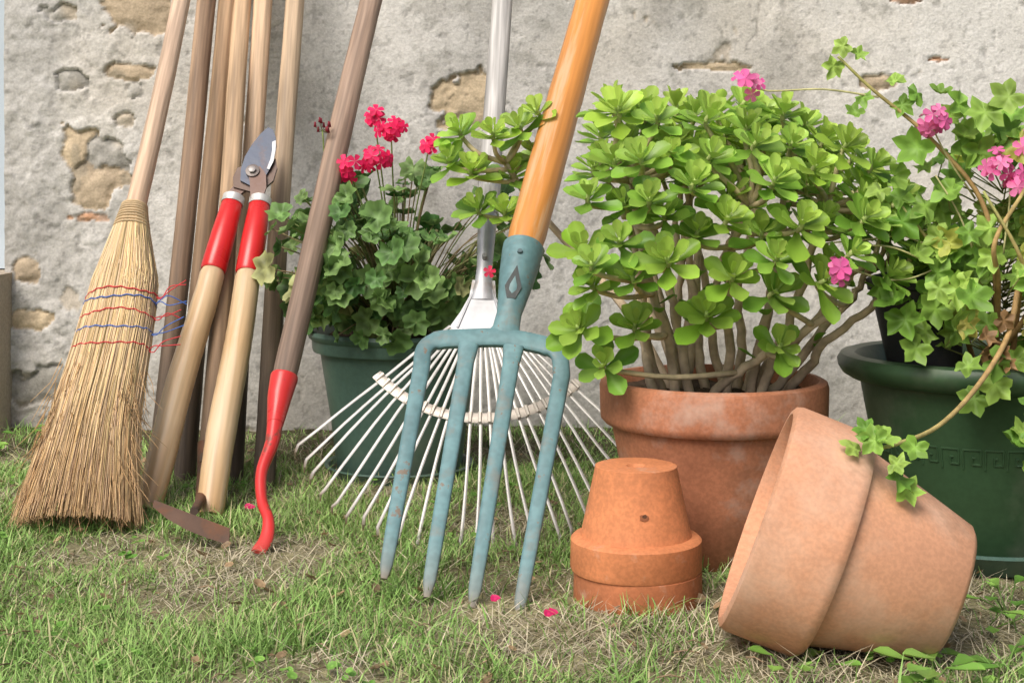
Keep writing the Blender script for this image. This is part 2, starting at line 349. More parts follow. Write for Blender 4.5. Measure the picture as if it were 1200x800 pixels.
for i in range(21):
    a=random.uniform(0,2*math.pi);rr=random.uniform(.02,.10);b0=base0+V(rr*math.cos(a),rr*math.sin(a),-.01)
    best=None
    for _ in range(6):
        t_=random.choice(ros[NL:]);s_=np.dot(nrm((t_-b0)*V(1,1,0)),V(math.cos(a),math.sin(a),0))
        if best is None or s_>best[0]: best=(s_,t_)
    tgt=best[1];e=b0*.25+tgt*.75
    m=(b0+e)/2+V(random.uniform(-.015,.015),random.uniform(-.015,.015),0)
    pts=cr([b0,b0*.5+m*.5+V(random.uniform(-.008,.008),0,.004),m,e*.6+m*.4+V(random.uniform(-.01,.01),0,0),e],5)
    pts=[p+V(*[random.uniform(-.0022,.0022) for _ in range(3)]) for p in pts]
    mains.append(pts);st.tube(pts,[.0072,.0065,.0056,.0042],7,[(.42,.33,.23),(.56,.45,.31),(.60,.48,.32)])
lm=cr([base0+V(-.05,.05,-.01),V(.17,2.12,.32),V(.10,2.21,.40),V(.03,2.27,.48),V(-.01,2.26,.54)],6);st.tube(lm,[.0075,.006,.0045],7,[(.42,.33,.23),(.56,.45,.31)])
for ri,r in enumerate(ros+left):
    isl=ri>=len(ros);best=None
    for m in ([lm] if isl else mains):
        for p in m[(16 if isl else 6):]:
            dd=math.sqrt(((p-r)**2).sum())+(.15 if p[2]>r[2]-.015 else 0)
            if best is None or dd<best[0]: best=(dd,p)
    p=best[1];ax=nrm((r-V(.235,2.03,.28))*V(.8,.8,.8)+V(random.uniform(-.08,.08),-.12+random.uniform(-.1,.08),.16))
    if isl: ax=nrm(V(random.uniform(-.5,.1),-.6,.9))
    mid=(p+r)/2-V(0,0,.012)+V(random.uniform(-.01,.01),random.uniform(-.01,.01),0)
    st.tube(cr([p,mid,r-ax*.02,r],4),[.0042,.0036,.003],6,[(.54,.43,.28),(.54,.45,.26),(.36,.48,.15)])
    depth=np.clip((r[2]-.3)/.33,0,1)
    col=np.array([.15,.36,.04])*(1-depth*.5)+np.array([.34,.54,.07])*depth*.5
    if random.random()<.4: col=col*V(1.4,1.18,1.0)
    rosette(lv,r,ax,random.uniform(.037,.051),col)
for i in range(80):
    m=random.choice(mains);p=m[random.randint(8,len(m)-1)];a=random.uniform(0,6.28)
    d_=nrm(V(math.cos(a),math.sin(a),.6));succ_leaf(lv,p,d_,nrm(V(-.5*math.cos(a),-.5*math.sin(a),1)),random.uniform(.018,.034),.016,V(.18,.40,.05)*random.uniform(.7,1.3))
lv.build('leaves',M_leafg,plant,ang=180);st.build('stems',M_stem,plant,ang=180)
# ---- geranium (left green pot)
def floret(b,p,nv,r,col,cc=(.55,.35,.3)):
    nv=nrm(nv);s1=nrm(cross(nv,V(.2,.7,.5)));s2=cross(nv,s1);a0=random.uniform(0,6)
    for i in range(5):
        a=a0+i*1.2566;dd=s1*math.cos(a)+s2*math.sin(a)
        F=frame(nv+dd*.25,dd);t=[(0,0,0),(.45,-.28,.05),(.45,.28,.05),(.9,-.32,.12),(.9,.32,.12),(1.05,0,.08),(.5,0,-.02)]
        vv=np.array(t)*r@F+p;b.add(vv,[(0,1,6),(0,6,2),(1,3,5,6),(6,5,4,2)],np.array(col)*random.uniform(.7,1.25))
def leafcolor(a,b,t): return (np.array(a)*(1-t)+np.array(b)*t)*random.uniform(.8,1.2)
ge=empty('geranium');lv=B();st=B();fl=B()
b0=V(-.198,2.55,.24);n=0
while n<340:
    x=random.uniform(-1,1);y=random.uniform(-1,1);z=random.uniform(-1,1);q=x*x+y*y+z*z
    if q>1 or q<.22: continue
    p=V(-.185+.245*x,2.50+.20*y,.375+.165*z)
    if p[2]<.27 and p[1]>2.42: continue
    if p[2]<.25: continue
    if p[0]>-.03 and p[1]<2.36:continue
    if fbm(p[0]*13,p[2]*13,331,2)<.38: continue
    n+=1;out=nrm(V(x*.8,y*.8-.3,z+.45))
    nv=nrm(out+V(*[random.uniform(-.6,.6) for _ in range(3)]))
    c=leafcolor((.08,.20,.05),(.28,.44,.14),random.random()**1.1)
    if random.random()<.12 and z<.1: c=V(.44,.46,.20)
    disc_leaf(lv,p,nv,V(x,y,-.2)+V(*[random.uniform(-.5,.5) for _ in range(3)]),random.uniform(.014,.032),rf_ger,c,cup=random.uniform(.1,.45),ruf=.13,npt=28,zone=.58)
    q0=b0+(p-b0)*V(.3,.3,.35);st.tube(cr([q0,(p+q0)/2+V(0,0,.02),p],3),.0012,5,leafcolor((.2,.28,.09),(.34,.23,.14),random.random()))
for i in range(14):
    e=b0+V(random.uniform(-.15,.15),random.uniform(-.12,.08),random.uniform(.08,.24));s_=b0+V(random.uniform(-.05,.05),random.uniform(-.05,.05),0)
    st.tube(cr([s_,(s_+e)/2+V(0,0,-.02),e],5),[.005,.003],6,(.20,.20,.09))
for x,y,z,nf,sp in[(-.203,2.43,.602,13,.017),(-.232,2.44,.622,5,.009),(-.275,2.42,.538,14,.02),(-.228,2.42,.552,12,.018),(-.138,2.43,.573,5,.01),(-.292,2.40,.47,3,.01)]:
    c=V(x,y,z);st.tube(cr([b0+(c-b0)*V(.4,.4,.3),(c+b0)/2+V(0,-.02,.03),c],6),.0014,5,(.2,.27,.08))
    for i in range(nf):
        o_=V(*np.random.default_rng(i+int(1000*z)).normal(0,1,3));o_=nrm(o_)*sp*random.uniform(.6,1.2)*V(1.2,1,1)
        floret(fl,c+o_,o_*40+V(0,-.8,.3),random.uniform(.011,.015),(.85,.022,.13))
for i in range(12):
    p=V(-.319,2.44,.604)+V(random.uniform(-.014,.014),random.uniform(-.01,.01),random.uniform(-.012,.012));fl.tube([p,p+V(0,0,.009)],[.0028,.0014],5,(.32,.04,.06));fl.tube([p,V(-.319,2.44,.596)],.0005,4,(.2,.2,.08))
st.tube(cr([V(-.26,2.47,.42),V(-.31,2.45,.52),V(-.319,2.44,.598)],5),.0013,5,(.2,.27,.08))
lv.build('leaves',M_leaf,ge,ang=180);st.build('stems',M_stem,ge,ang=180);fl.build('flowers',M_petal,ge,ang=180)
# ---- ivy geranium (right green pot)
iv=empty('ivy_geranium');lv=B();st=B();fl=B()
BR=(.40,.24,.11)
stems=[[(.65,1.98,.25),(.627,1.88,.383),(.605,1.87,.4875),(.5335,1.86,.57),(.462,1.86,.63),(.418,1.86,.672)],
[(.67,1.95,.25),(.6435,1.84,.38),(.615,1.80,.32),(.545,1.70,.272),(.470,1.60,.243),(.40,1.52,.237),(.372,1.51,.235)],
[(.66,1.98,.25),(.62,1.85,.38),(.60,1.80,.44),(.655,1.83,.52),(.66,1.83,.60)],
[(.64,2.0,.25),(.58,1.9,.36),(.55,1.88,.42),(.50,1.86,.48)],[(.70,1.98,.25),(.68,1.84,.33),(.665,1.80,.25),(.67,1.79,.18)],
[(.64,1.98,.25),(.66,1.85,.35),(.63,1.80,.42),(.585,1.80,.50)]]
for s_ in stems: st.tube(cr(s_,6),[.0042,.0036,.0026,.0018],7,[BR,(.46,.31,.13),(.36,.38,.13)])
def ivl(p,r=None,c=None,nv=None):
    r=r or random.uniform(.021,.032);p=np.array(p,float)
    if c is None: c=leafcolor((.16,.34,.045),(.40,.58,.12),random.random())
    if nv is None: nv=V(random.uniform(-.7,.5),-1+random.uniform(-.2,.6),random.uniform(-.1,1.1))
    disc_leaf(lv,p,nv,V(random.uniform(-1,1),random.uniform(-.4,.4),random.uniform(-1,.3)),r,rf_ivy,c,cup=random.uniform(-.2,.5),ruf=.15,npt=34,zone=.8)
n=0
while n<200:
    x=random.uniform(-1,1);y=random.uniform(-1,1);z=random.uniform(-1,1);q=x*x+y*y+z*z
    if q>1 : continue
    p=V(.685+.165*x,1.91+.13*y,.42+.19*z)
    if fbm(p[0]*14,p[2]*14,301,2)<.42: continue
    n+=1;ivl(p,nv=nrm(V(x*.5,-.6+y*.4,.4+z*.4)+V(*[random.uniform(-.6,.6) for _ in range(3)])),c=(V(.46,.50,.10) if random.random()<.12 else None))
    st.tube([p,p+V(.02*random.uniform(-1,1),.03,-.025),V(.66,1.95,p[2]-.06)],.0011,4,(.36,.38,.13))
ex=[(.356,1.51,.235),(.387,1.51,.2436),(.40,1.50,.2035),(.396,1.495,.222),(.369,1.51,.255),(.41,1.51,.19),(.375,1.50,.245),(.425,1.53,.232),
(.412,1.86,.66),(.425,1.86,.685),(.443,1.86,.675),(.49,1.86,.64),(.52,1.86,.625),(.44,1.86,.60),(.45,1.86,.62),(.50,1.86,.61),(.56,1.86,.595),(.53,1.86,.53),(.55,1.86,.625),
(.505,1.86,.335),(.53,1.86,.32),(.49,1.86,.36),(.515,1.85,.30),(.54,1.85,.35),(.475,1.87,.375),(.58,1.82,.24),(.56,1.78,.285),(.595,1.78,.29),(.60,1.80,.26),
(.635,1.80,.20),(.65,1.79,.165),(.62,1.79,.19),(.645,1.79,.235),(.55,1.86,.44),(.52,1.86,.42),(.50,1.86,.46),(.56,1.85,.50),(.53,1.86,.48),(.60,1.86,.55),(.58,1.86,.57),(.50,1.87,.49),(.48,1.87,.46),(.545,1.86,.395),
(.49,1.86,.52),(.47,1.86,.50),(.52,1.86,.555),(.60,1.84,.60),(.57,1.85,.61),(.63,1.84,.62),(.55,1.8,.335),(.57,1.8,.37),(.53,1.8,.38)]
for i,p in enumerate(ex): ivl(p,random.uniform(.015,.021) if i<8 else (random.uniform(.014,.022) if i<19 else None))
for p in[(.585,1.79,.32),(.60,1.79,.30),(.607,1.79,.285),(.61,1.80,.34),(.58,1.79,.30)]: ivl(p,.017,V(.34,.20,.09)*random.uniform(.7,1.2))
for p in[(.565,1.80,.335),(.635,1.79,.33)]: ivl(p,.022,V(.62,.57,.15))
PK=(.85,.13,.42)
def stalk(pts): st.tube(cr(pts,6),[.0015,.0011],5,(.48,.46,.22))
stalk([(.55,1.87,.40),(.49,1.86,.427),(.44,1.85,.428),(.407,1.80,.410)])
stalk([(.55,1.9,.45),(.48,1.87,.44),(.40,1.87,.432)]);stalk([(.47,1.86,.62),(.40,1.86,.63),(.33,1.86,.628),(.306,1.86,.637)])
stalk([(.60,1.88,.49),(.56,1.86,.54),(.534,1.85,.585)]);stalk([(.63,1.86,.42),(.635,1.85,.50),(.622,1.85,.525)]);stalk([(.60,1.86,.4),(.57,1.85,.47),(.54,1.85,.52)])
stalk([(.44,1.88,.5),(.48,1.87,.455),(.55,1.87,.425)]);stalk([(.43,1.88,.40),(.50,1.87,.385),(.57,1.87,.41)])
for x,y,z,nf,sp in[(.405,1.79,.405,6,.013),(.306,1.86,.637,7,.018),(.5335,1.84,.592,12,.022),(.6215,1.83,.5315,12,.022),(.651,1.83,.5645,6,.018),(.642,1.83,.51,4,.012)]:
    c=V(x,y,z)
    for i in range(nf):
        o_=nrm(V(*rng.normal(0,1,3)))*sp*random.uniform(.5,1.2)
        floret(fl,c+o_,o_*40+V(0,-.8,.3),random.uniform(.009,.014),V(*PK)*(1 if random.random()<.8 else .8)+V(.1,.15,.12)*random.random())
lv.build('leaves',M_leaf,iv,ang=180);st.build('stems',M_stem,iv,ang=180);fl.build('flowers',M_petal,iv,ang=180)
# ---------------------------------------------------------------- pots
def potprof(r0,r1,h,rimr,rimh,th=.008,soft=.004):
    return [(0,0),(r0-.006,0),(r0,.005),(r0+(r1-r0)*.5,(h-rimh)*.5),(r1,h-rimh-.004),(r1+.001,h-rimh),(rimr-soft,h-rimh+.0005),(rimr-.0008,h-rimh+soft),(rimr,h-rimh+soft*2),
     (rimr+.001,h-soft*1.6),(rimr-.001,h-soft*.5),(rimr-soft,h),(rimr-th,h),(rimr-th-soft*.6,h-soft),(r1-th,h-rimh),(r0-th,.012),(0,.012)]
p=empty('planted_terracotta_pot')
b=B();b.lathe(potprof(.102,.139,.243,.1545,.060,.012,.006),96,(.44,.18,.095),wob=.003);b.build('pot',M_terra2,p,mw=Matrix.Translation((.276,1.99,0)))
def soil(name,cx,cy,z,r,par):
    b=B();a=np.linspace(0,2*math.pi,40,endpoint=False);vv=[(0,0,.006)]
    for t in(.25,.5,.75,1): vv+=[(math.cos(q)*r*t,math.sin(q)*r*t,random.uniform(-.004,.006)) for q in a]
    fc=[(0,1+j,1+(j+1)%40) for j in range(40)]+[(1+i*40+j,1+(i+1)*40+j,1+(i+1)*40+(j+1)%40,1+i*40+(j+1)%40) for i in range(3) for j in range(40)]
    b.add(vv,fc,(.07,.05,.035));b.build(name,M_soil,par,mw=Matrix.Translation((cx,cy,z)))
soil('potting_soil',.276,1.99,.222,.1385,p)
e_=math.radians(20);yw=math.radians(10);ax=Vector((-math.cos(e_)*math.cos(yw),math.cos(e_)*math.sin(yw),math.sin(e_)))
b=B();b.lathe(potprof(.0745,.110,.222,.127,.092,.010,.006),112,(.62,.32,.19),wob=.003,seed=3)
rot=ax.to_track_quat('Z','Y').to_matrix().to_4x4()
b.build('tipped_terracotta_pot',M_terra,mw=Matrix.Translation((.474,1.56,.071))@rot)
def invpot(name,cx,cy,z0,s,col,mt,rot=0,chip=False):
    pr=[(.050,.0),(.0505,-.004),(.0675,-.083),(.068,-.084),(.0765,-.0855),(.080,-.089),(.0805,-.122),(.079,-.126),(.074,-.1265),(.071,-.123),(.064,-.083),(.043,-.012),(.010,-.012),(.0085,-.004),(.012,.0),(.046,.0012),(.050,.0)]
    b=B();b.lathe([(r*s,z) for r,z in pr],96,col,wob=.004)
    if chip:
        for (th,z,rr,cc) in((-1.50,-.050,.0050,(.30,.11,.05)),(-1.485,-.0485,.0028,(.07,.035,.02))):  # brown and near-black discs colour in a chip and its shaded hole
            r=.0505+(.0675-.0505)*(-z-.004)/.079+(.0004 if rr>.004 else .0008);c0=V(math.cos(th)*r,math.sin(th)*r,z);n_=V(math.cos(th),math.sin(th),.2);t_=V(-math.sin(th),math.cos(th),0);u_=cross(n_,t_)
            b.plate([c0+t_*math.cos(q)*rr*random.uniform(.85,1.25)+u_*math.sin(q)*rr*random.uniform(.6,1.0) for q in np.linspace(0,6.283,13)[:-1]],n_,.0006,cc)
    return b.build(name,mt,mw=Matrix.Translation((cx,cy,z0))@Matrix.Rotation(rot,4,'Z'))
TS=(.62,.235,.10)
invpot('small_terracotta_pot',.152,1.78,.164,1.0,TS,M_terra3,chip=True)
invpot('small_terracotta_pot',.1545,1.781,.126,.985,(.50,.18,.08),M_terra3,1)
gp=empty('green_plastic_planter');b=B();GC=(.080,.145,.115)
b.lathe([(0,0),(.105,0),(.108,.004),(.120,.10),(.138,.212),(.139,.216),(.150,.2165),(.152,.222),(.153,.236),(.158,.240),(.160,.246),(.157,.252),(.150,.252),(.147,.246),(.134,.21),(.104,.008),(0,.008)],96,GC)
b.build('pot',M_gplast,gp,mw=Matrix.Translation((-.198,2.55,0)));soil('potting_soil',-.198,2.55,.235,.141,gp)
b=B();b.lathe([(0,-.002),(.118,-.002),(.128,.018),(.131,.02),(.130,.023),(.124,.021),(.115,.004),(0,.004)],80,GC);b.build('saucer',M_gplast,gp,mw=Matrix.Translation((-.198,2.55,-.0025)))
gp=empty('green_plastic_planter');b=B();GC=(.036,.080,.036)
b.lathe([(0,.012),(.120,.012),(.124,.018),(.142,.12),(.163,.232),(.164,.238),(.178,.240),(.188,.246),(.194,.256),(.195,.264),(.190,.272),(.180,.275),(.170,.272),(.165,.262),(.155,.23),(.118,.02),(0,.02)],112,GC)
def body_r(z): return np.interp(z,[.018,.12,.232],[.124,.142,.163])
unit=[(0,0),(0,1),(.8,1),(.8,.25),(.4,.25),(.4,.6),(.55,.6)]
for kx in range(34):
    pl=[]
    for u,v in unit+[(.55,.6)]:
        th=(kx+u)/34*2*math.pi;z=.140+v*.026;r=body_r(z)+.0005;pl.append(V(math.cos(th)*r,math.sin(th)*r,z))
    for a_,c_ in zip(pl[:-2],pl[1:-1]): b.tube([a_,c_],.0014,5,GC)
b.build('pot',M_gplast,gp,mw=Matrix.Translation((.65,2.01,0)));soil('potting_soil',.65,2.01,.245,.157,gp)
b=B();b.lathe([(0,0),(.135,0),(.14,.003),(.156,.026),(.159,.028),(.158,.032),(.151,.031),(.133,.008),(0,.008)],96,(.07,.14,.11));b.build('saucer',M_gplast,gp,mw=Matrix.Translation((.65,2.01,0)))
b=B();b.lathe([(0,0),(.046,0),(.048,.003),(.062,.122),(.066,.124),(.067,.138),(.064,.14),(.060,.138),(.045,.006),(0,.006)],64,(.035,.037,.042))
b.build('nursery_pot',M_black,mw=Matrix.Translation((.568,1.99,.247))@Matrix.Rotation(math.radians(-6),4,'Y'))
# ---------------------------------------------------------------- tools
def zmat(p0,p1):
    d_=Vector(p1)-Vector(p0);return Matrix.Translation(p0)@d_.to_track_quat('Z','Y').to_matrix().to_4x4(),d_.length
def handle(name,p0,p1,r,cols,mt,par=None,seg=20,bend=.0015,knots=None):
    mw,L=zmat(p0,p1);b=B();n=36;ph=random.uniform(0,6)
    pts=[V(bend*math.sin(ph+i/n*5)*math.sin(math.pi*i/n)*2,bend*math.cos(ph*2+i/n*4)*math.sin(math.pi*i/n),L*i/n) for i in range(n+1)]
    if np.isscalar(r): r=[r,r]
    rr=[np.interp(i/n,np.linspace(0,1,len(r)),r)*random.uniform(.985,1.015) for i in range(n+1)]
    rr[0]*=.9;rr[-1]*=.85
    b.tube(pts,rr,seg,cols,ref=(1,0,0));return b.build(name,mt,par,mw=mw)
WD=(.09,.068,.05)
def ext(p0,p1,y):
    p0=V(*p0);p1=V(*p1);t=(y-p0[1])/(p1[1]-p0[1]);return tuple(p0+(p1-p0)*t)
hs=[((-.612,2.50,-.01),(-.600,2.856,.868),(.38,.26,.175)),((-.555,2.45,-.01),(-.561,2.856,.868),(.42,.28,.17)),((-.472,2.44,-.01),(-.492,2.856,.868),(.54,.39,.26)),((-.412,2.40,-.01),(-.428,2.856,.868),(.44,.33,.225))]
for p0,p1,c in hs:
    c=V(*c);e=ext(p0,p1,2.972)
    handle('wooden_tool_handle',p0,e,.0185,[V(*WD),V(*WD)*1.1,c*.45,c*.7,c*.9,c,c*1.05,c,c],M_wood)
ho=empty('garden_hoe');p0=(-.485,2.32,.06);p1=(-.529,2.856,.868)
handle('handle',p0,ext(p0,p1,2.972),.0175,[V(*WD),V(.3,.2,.12),V(.46,.32,.20),V(.50,.35,.22),V(.50,.35,.22)],M_wood,ho)
b=B();b.tube(cr([V(-.488,2.34,.09),V(-.484,2.30,.03),V(-.47,2.18,.03),V(-.455,2.075,.040)],5),[.0195,.017,.007,.006],10,(.10,.07,.055))
top=[V(-.508,2.060,.060),V(-.485,2.052,.054),V(-.455,2.05,.042),V(-.425,2.045,.032),V(-.396,2.035,.026)]
bot=[V(-.394,2.022,.006),V(-.425,2.026,.014),V(-.455,2.032,.024),V(-.485,2.040,.038),V(-.508,2.052,.052)]
b.plate(top+bot,(0,-1,.35),.0028,(.12,.075,.055));b.build('blade',M_rust,ho)
we=empty('gooseneck_weeder');s0=(-.351,2.21,.1965);s1=(-.253,2.635,.8405)
c=V(.33,.235,.175);handle('handle',s0,ext(s0,s1,2.972),[.019,.0205,.0195,.018],[V(.18,.13,.10),c*.7,c,c*1.1,c*.9,c],M_wood,we)
b=B();RD=(.58,.032,.030)
dv=nrm(V(*s1)-V(*s0))
b.tube([V(*s0)+dv*.022,V(*s0)+dv*.018,V(*s0)-dv*.015,V(-.3535,2.165,.150)],[.0205,.0215,.0185,.0125],18,RD)
b.tube(cr([V(-.3535,2.17,.155),V(-.355,2.142,.124),V(-.3640,2.108,.089),V(-.3575,2.074,.056),V(-.3436,2.045,.036),V(-.342,2.02,.016),V(-.350,1.998,.002)],7),[.0125,.0105,.0085,.0078,.008,(.010,.006),(.011,.004)],14,[RD,RD,RD,RD,V(.48,.05,.04)])
b.build('neck',M_redp,we)
lo=empty('lopping_shears');LW=(.62,.46,.28)
for (bx,by,bz),(tx,ty,tz),(rx,ry,rz) in[((-.565,2.244,.002),(-.510,2.479,.362),(-.492,2.552,.473)),((-.4615,2.21,.002),(-.448,2.466,.358),(-.443,2.546,.470))]:
    handle('wood_grip',(bx,by,bz),(tx,ty,tz),[.0215,.0235,.0225,.021],[V(.50,.32,.16),V(*LW),V(.60,.41,.22),V(*LW)],M_varn,lo,seg=24)
    mw,L=zmat((tx,ty,tz),(rx,ry,rz));b=B();b.lathe([(0,-.004),(.0205,-.004),(.0222,0),(.0212,L*.5),(.0185,L-.003),(.017,L),(0,L)],28,(.62,.022,.022));b.build('red_sleeve',M_redp,lo,mw=mw)
    b=B();b.lathe([(0,L-.002),(.0195,L-.002),(.0195,L+.012),(.017,L+.014),(0,L+.014)],28,(.6,.6,.58));b.build('ferrule',M_metal,lo,mw=mw)
pv=V(-.459,2.578,.523);U=nrm(V(0,.64,1));S=V(1,0,0);NN=cross(S,U);NN=NN if NN[1]<0 else -NN
def lp(pts,off): return [pv+S*(x*.0015)+U*(y*.0015*1.12)+NN*off for x,y in pts]
b=B()
b.plate(lp([(-14,-10),(-15,4),(-12,20),(-5,36),(4,50),(12,58),(18,55),(22,46),(24,34),(23,18),(18,2),(12,-12),(2,-18)],.005),NN,.0045,(.07,.085,.12))
b.plate(lp([(23,40),(24,28),(23,14),(19,3),(16,4),(19,16),(20,28),(19,38)],.0085),NN,.002,(.45,.46,.48))
b.plate(lp([(-22,-16),(-24,-4),(-20,8),(-8,12),(6,4),(18,8),(24,20),(27,8),(24,-8),(14,-18),(0,-22)],-.001),NN,.006,(.10,.065,.05))
b.plate(lp([(-32,-38),(-21,-36),(-12,-22),(4,-10),(10,2),(-2,8),(-14,0),(-26,-18)],-.005),NN,.006,(.12,.075,.06))
b.plate(lp([(2,-40),(14,-38),(18,-20),(16,-4),(8,6),(-6,2),(-2,-14)],.009),NN,.005,(.13,.08,.065))
def disk(r,o0,o1,c): b.tube([pv+NN*o0,pv+NN*o1,pv+NN*(o1+.0005)],[r,r,r*.8],6 if r<.009 else 20,c)
disk(.0125,.008,.0145,(.15,.13,.12));disk(.007,.0145,.0195,(.3,.28,.27))
b.build('blades',M_dkmet,lo,ang=30)
br=empty('straw_broom');bw=V(-.632,2.414,.447);bt=V(-.619,2.72,.851)
handle('handle',tuple(bw-nrm(bt-bw)*.05),ext(tuple(bw),tuple(bt),2.972),[.0175,.0165,.017],[V(.54,.38,.26),V(.56,.41,.30),V(.54,.40,.28)],M_wood,br)
cp=[(-.632,2.435,.478),(-.632,2.414,.447),(-.627,2.354,.349),(-.632,2.287,.246),(-.640,2.21,.138),(-.632,2.105,.004)]
tt=np.array([0,.07,.28,.5,.72,1.0]);CP=np.array(cp);ww=[.018,.023,.054,.060,.066,.092];thk=[.018,.022,.036,.036,.036,.046]
fine_t=np.linspace(0,1,30)
SM={}
def smi(ys,t):
    k=id(ys)
    if k not in SM: SM[k]=np.convolve(np.pad(np.interp(fine_t,tt,ys),2,mode='edge'),[.15,.2,.3,.2,.15],mode='valid')
    return np.interp(t,fine_t,SM[k])
nB=nrm(V(0,-.84,.55));CX,CY,CZ=[list(CP[:,i]) for i in range(3)]
def bp(t,a,bb,ex=0): return V(smi(CX,t),smi(CY,t),smi(CZ,t))+V(1,0,0)*smi(ww,t)*a*(1+ex)+nB*smi(thk,t)*bb
b=B()
core=[bp(t,0,0) for t in np.linspace(.0,.90,24)];b.tube(core,[(smi(ww,t)*.88,smi(thk,t)*.8) for t in np.linspace(0,.90,24)],20,(.32,.20,.095))
for i in range(2800):
    a=random.uniform(0,2*math.pi);rr=math.sqrt(random.uniform(.62,1.04));x=rr*math.cos(a);y=rr*math.sin(a)
    if y<-.3 and random.random()<.6: y=-y
    te=random.uniform(.86,1.03) if random.random()<.75 else random.uniform(.6,.9)
    ts=np.linspace(random.uniform(0,.05),te,8);j=[random.uniform(-1,1) for _ in range(4)]
    pts=[bp(min(t,1),x+j[0]*.16*max(0,t-.45)+.025*math.sin(t*9+j[2]*5),y+j[1]*.18*max(0,t-.4)) + (V(0,-.01,-.02)*(t-1)*5 if t>1 else 0) for t in ts]
    for p_ in pts: p_[2]=max(p_[2],.001)
    c=V(.76,.58,.34)*random.uniform(.45,1.2)*V(1,random.uniform(.93,1.02),random.uniform(.8,1.1))
    tip=V(.46,.25,.11)*random.uniform(.6,1.2);b.tube(pts,[.0009,.0009,.0005],3,[c,c,c,c*.6+tip*.4],cap=False)
for i in range(750):
    a=random.uniform(-1,1);y=random.uniform(-.3,1.1);t0=random.uniform(.55,.93);p0=bp(t0,a,y)
    d_=V(random.uniform(-.3,.3)+a*.3,random.uniform(-.45,.05),-1);L=random.uniform(.03,.09);p1=p0+nrm(d_)*L*.5;p2=p1+nrm(d_+V(random.uniform(-.6,.6),random.uniform(-.3,.3),.2))*L*.5
    p1[2]=max(p1[2],.002);p2[2]=max(p2[2],.002);b.tube([p0,p1,p2],[.0008,.0006,.0003],3,V(.56,.36,.18)*random.uniform(.6,1.25),cap=False)
b.build('bristles',M_straw,br,ang=180)
b=B()
for i in range(9):
    t=.005+i*.0115;a=np.linspace(0,2*math.pi,25);b.tube([bp(t,1.04*math.cos(q),1.08*math.sin(q)) for q in a],.0022,6,V(.58,.44,.27)*random.uniform(.8,1.1),ref=(0,0,1),cap=False)
b.build('neck_binding',M_cord,br)
b=B();RDc=(.60,.06,.07);BLc=(.08,.16,.46)
for t,c,e1 in[(.335,RDc,1.25),(.36,BLc,1.3),(.405,RDc,1.15),(.455,BLc,1.35),(.505,RDc,1.3)]:
    ph=random.uniform(0,6);pts=[]
    for q in np.linspace(-.15*math.pi,1.15*math.pi,60):
        pts.append(bp(t+.004*math.sin(q*3+ph)+.002*math.sin(q*17+ph)-.004*math.cos(q),1.03*math.cos(q),1.05*max(math.sin(q),-.5)+.015*math.sin(q*40)))
    b.tube(pts,.0011,5,c,ref=(0,0,1))
    p0=bp(t,1.0,.1)
    for _ in range(2): b.tube(cr([p0,p0+V(.012,-.01,random.uniform(-.004,.01)),p0+V(.026,-.012,random.uniform(-.006,.02)),p0+V(.04*e1,-.005,random.uniform(-.01,.03))],4),.0009,5,c)
b.build('stitching',M_cord,br)
# leaf rake
ra=empty('leaf_rake');O=V(-.0624,2.04,0);u=nrm(V(.0268,.38,.536));s=nrm(V(1,0,0)-u*u[0]);nn=cross(s,u);nn=nn if nn[1]<0 else -nn
def rp(a,v,w=0): return O+s*a+u*v+nn*w
c=V(.46,.45,.43);h0=rp(0,.56);handle('handle',tuple(h0),ext(tuple(O),tuple(h0),2.972),.0185,[c*.9,c,c*1.1,c],M_wood,ra)
b=B();GM=(.42,.43,.45)
b.tube([rp(0,.40),rp(0,.43),rp(0,.46),rp(0,.55),rp(0,.60),rp(0,.665)],[(.020,.004),(.014,.009),(.0125,.011),(.0155,.015),(.018,.018),(.0205,.0205)],20,GM,ref=tuple(s))
apex=.40
def fan(th,r,w=0): return rp(math.sin(th)*r,apex-math.cos(th)*r,w)
pl=[rp(-.018,.435),rp(-.021,.405),rp(-.034,.375),rp(-.048,.350)]+[rp(x,.338-.012*(1-(x/.05)**2)) for x in(-.03,-.01,.01,.03)]+[rp(.048,.350),rp(.034,.375),rp(.021,.405),rp(.018,.435)]
b.plate(pl,nn,.003,(.50,.51,.53))
for x in(-.012,.012): b.tube([rp(x,.425,.001),rp(x*3,.348,.0025)],.002,6,GM)
for v in(.47,.62): b.tube([rp(0,v,.010),rp(0,v,.0215)],.004,8,(.3,.3,.3))
NT=24;TCc=V(.55,.54,.51)
for i in range(NT):
    th=math.radians(-45+90*i/(NT-1))+random.uniform(-.012,.012);L=.408-.035*abs(th/.75)**2+random.uniform(-.008,.006)
    r0=.068
    pts=[fan(th+.01*math.sin(q*.5+i),r0+(L-r0)*q/8,(.008*math.sin(math.pi*q/8)+random.uniform(-.001,.001))) for q in range(9)]
    pts+= [fan(th,L+.008,-.006),fan(th,L+.011,-.022)]
    for p_ in pts: p_[2]=max(p_[2],-.01)
    b.tube(pts,[(.0024,.0008)]*9+[(.0024,.0008),(.0016,.0006)],6,[TCc,TCc,TCc*.95,TCc*.8,V(.34,.25,.17)],ref=tuple(s),)
b.tube([fan(math.radians(q),.208,.011) for q in np.linspace(-47,47,40)],[(.0080,.0012)]*40,8,(.54,.49,.43),ref=tuple(u))
for i in range(NT):
    th=math.radians(-45+90*i/(NT-1));b.tube([fan(th,.215,.0115),fan(th,.200,.0135)],.0030,6,(.58,.54,.48))
b.build('fan_head',M_metal,ra)
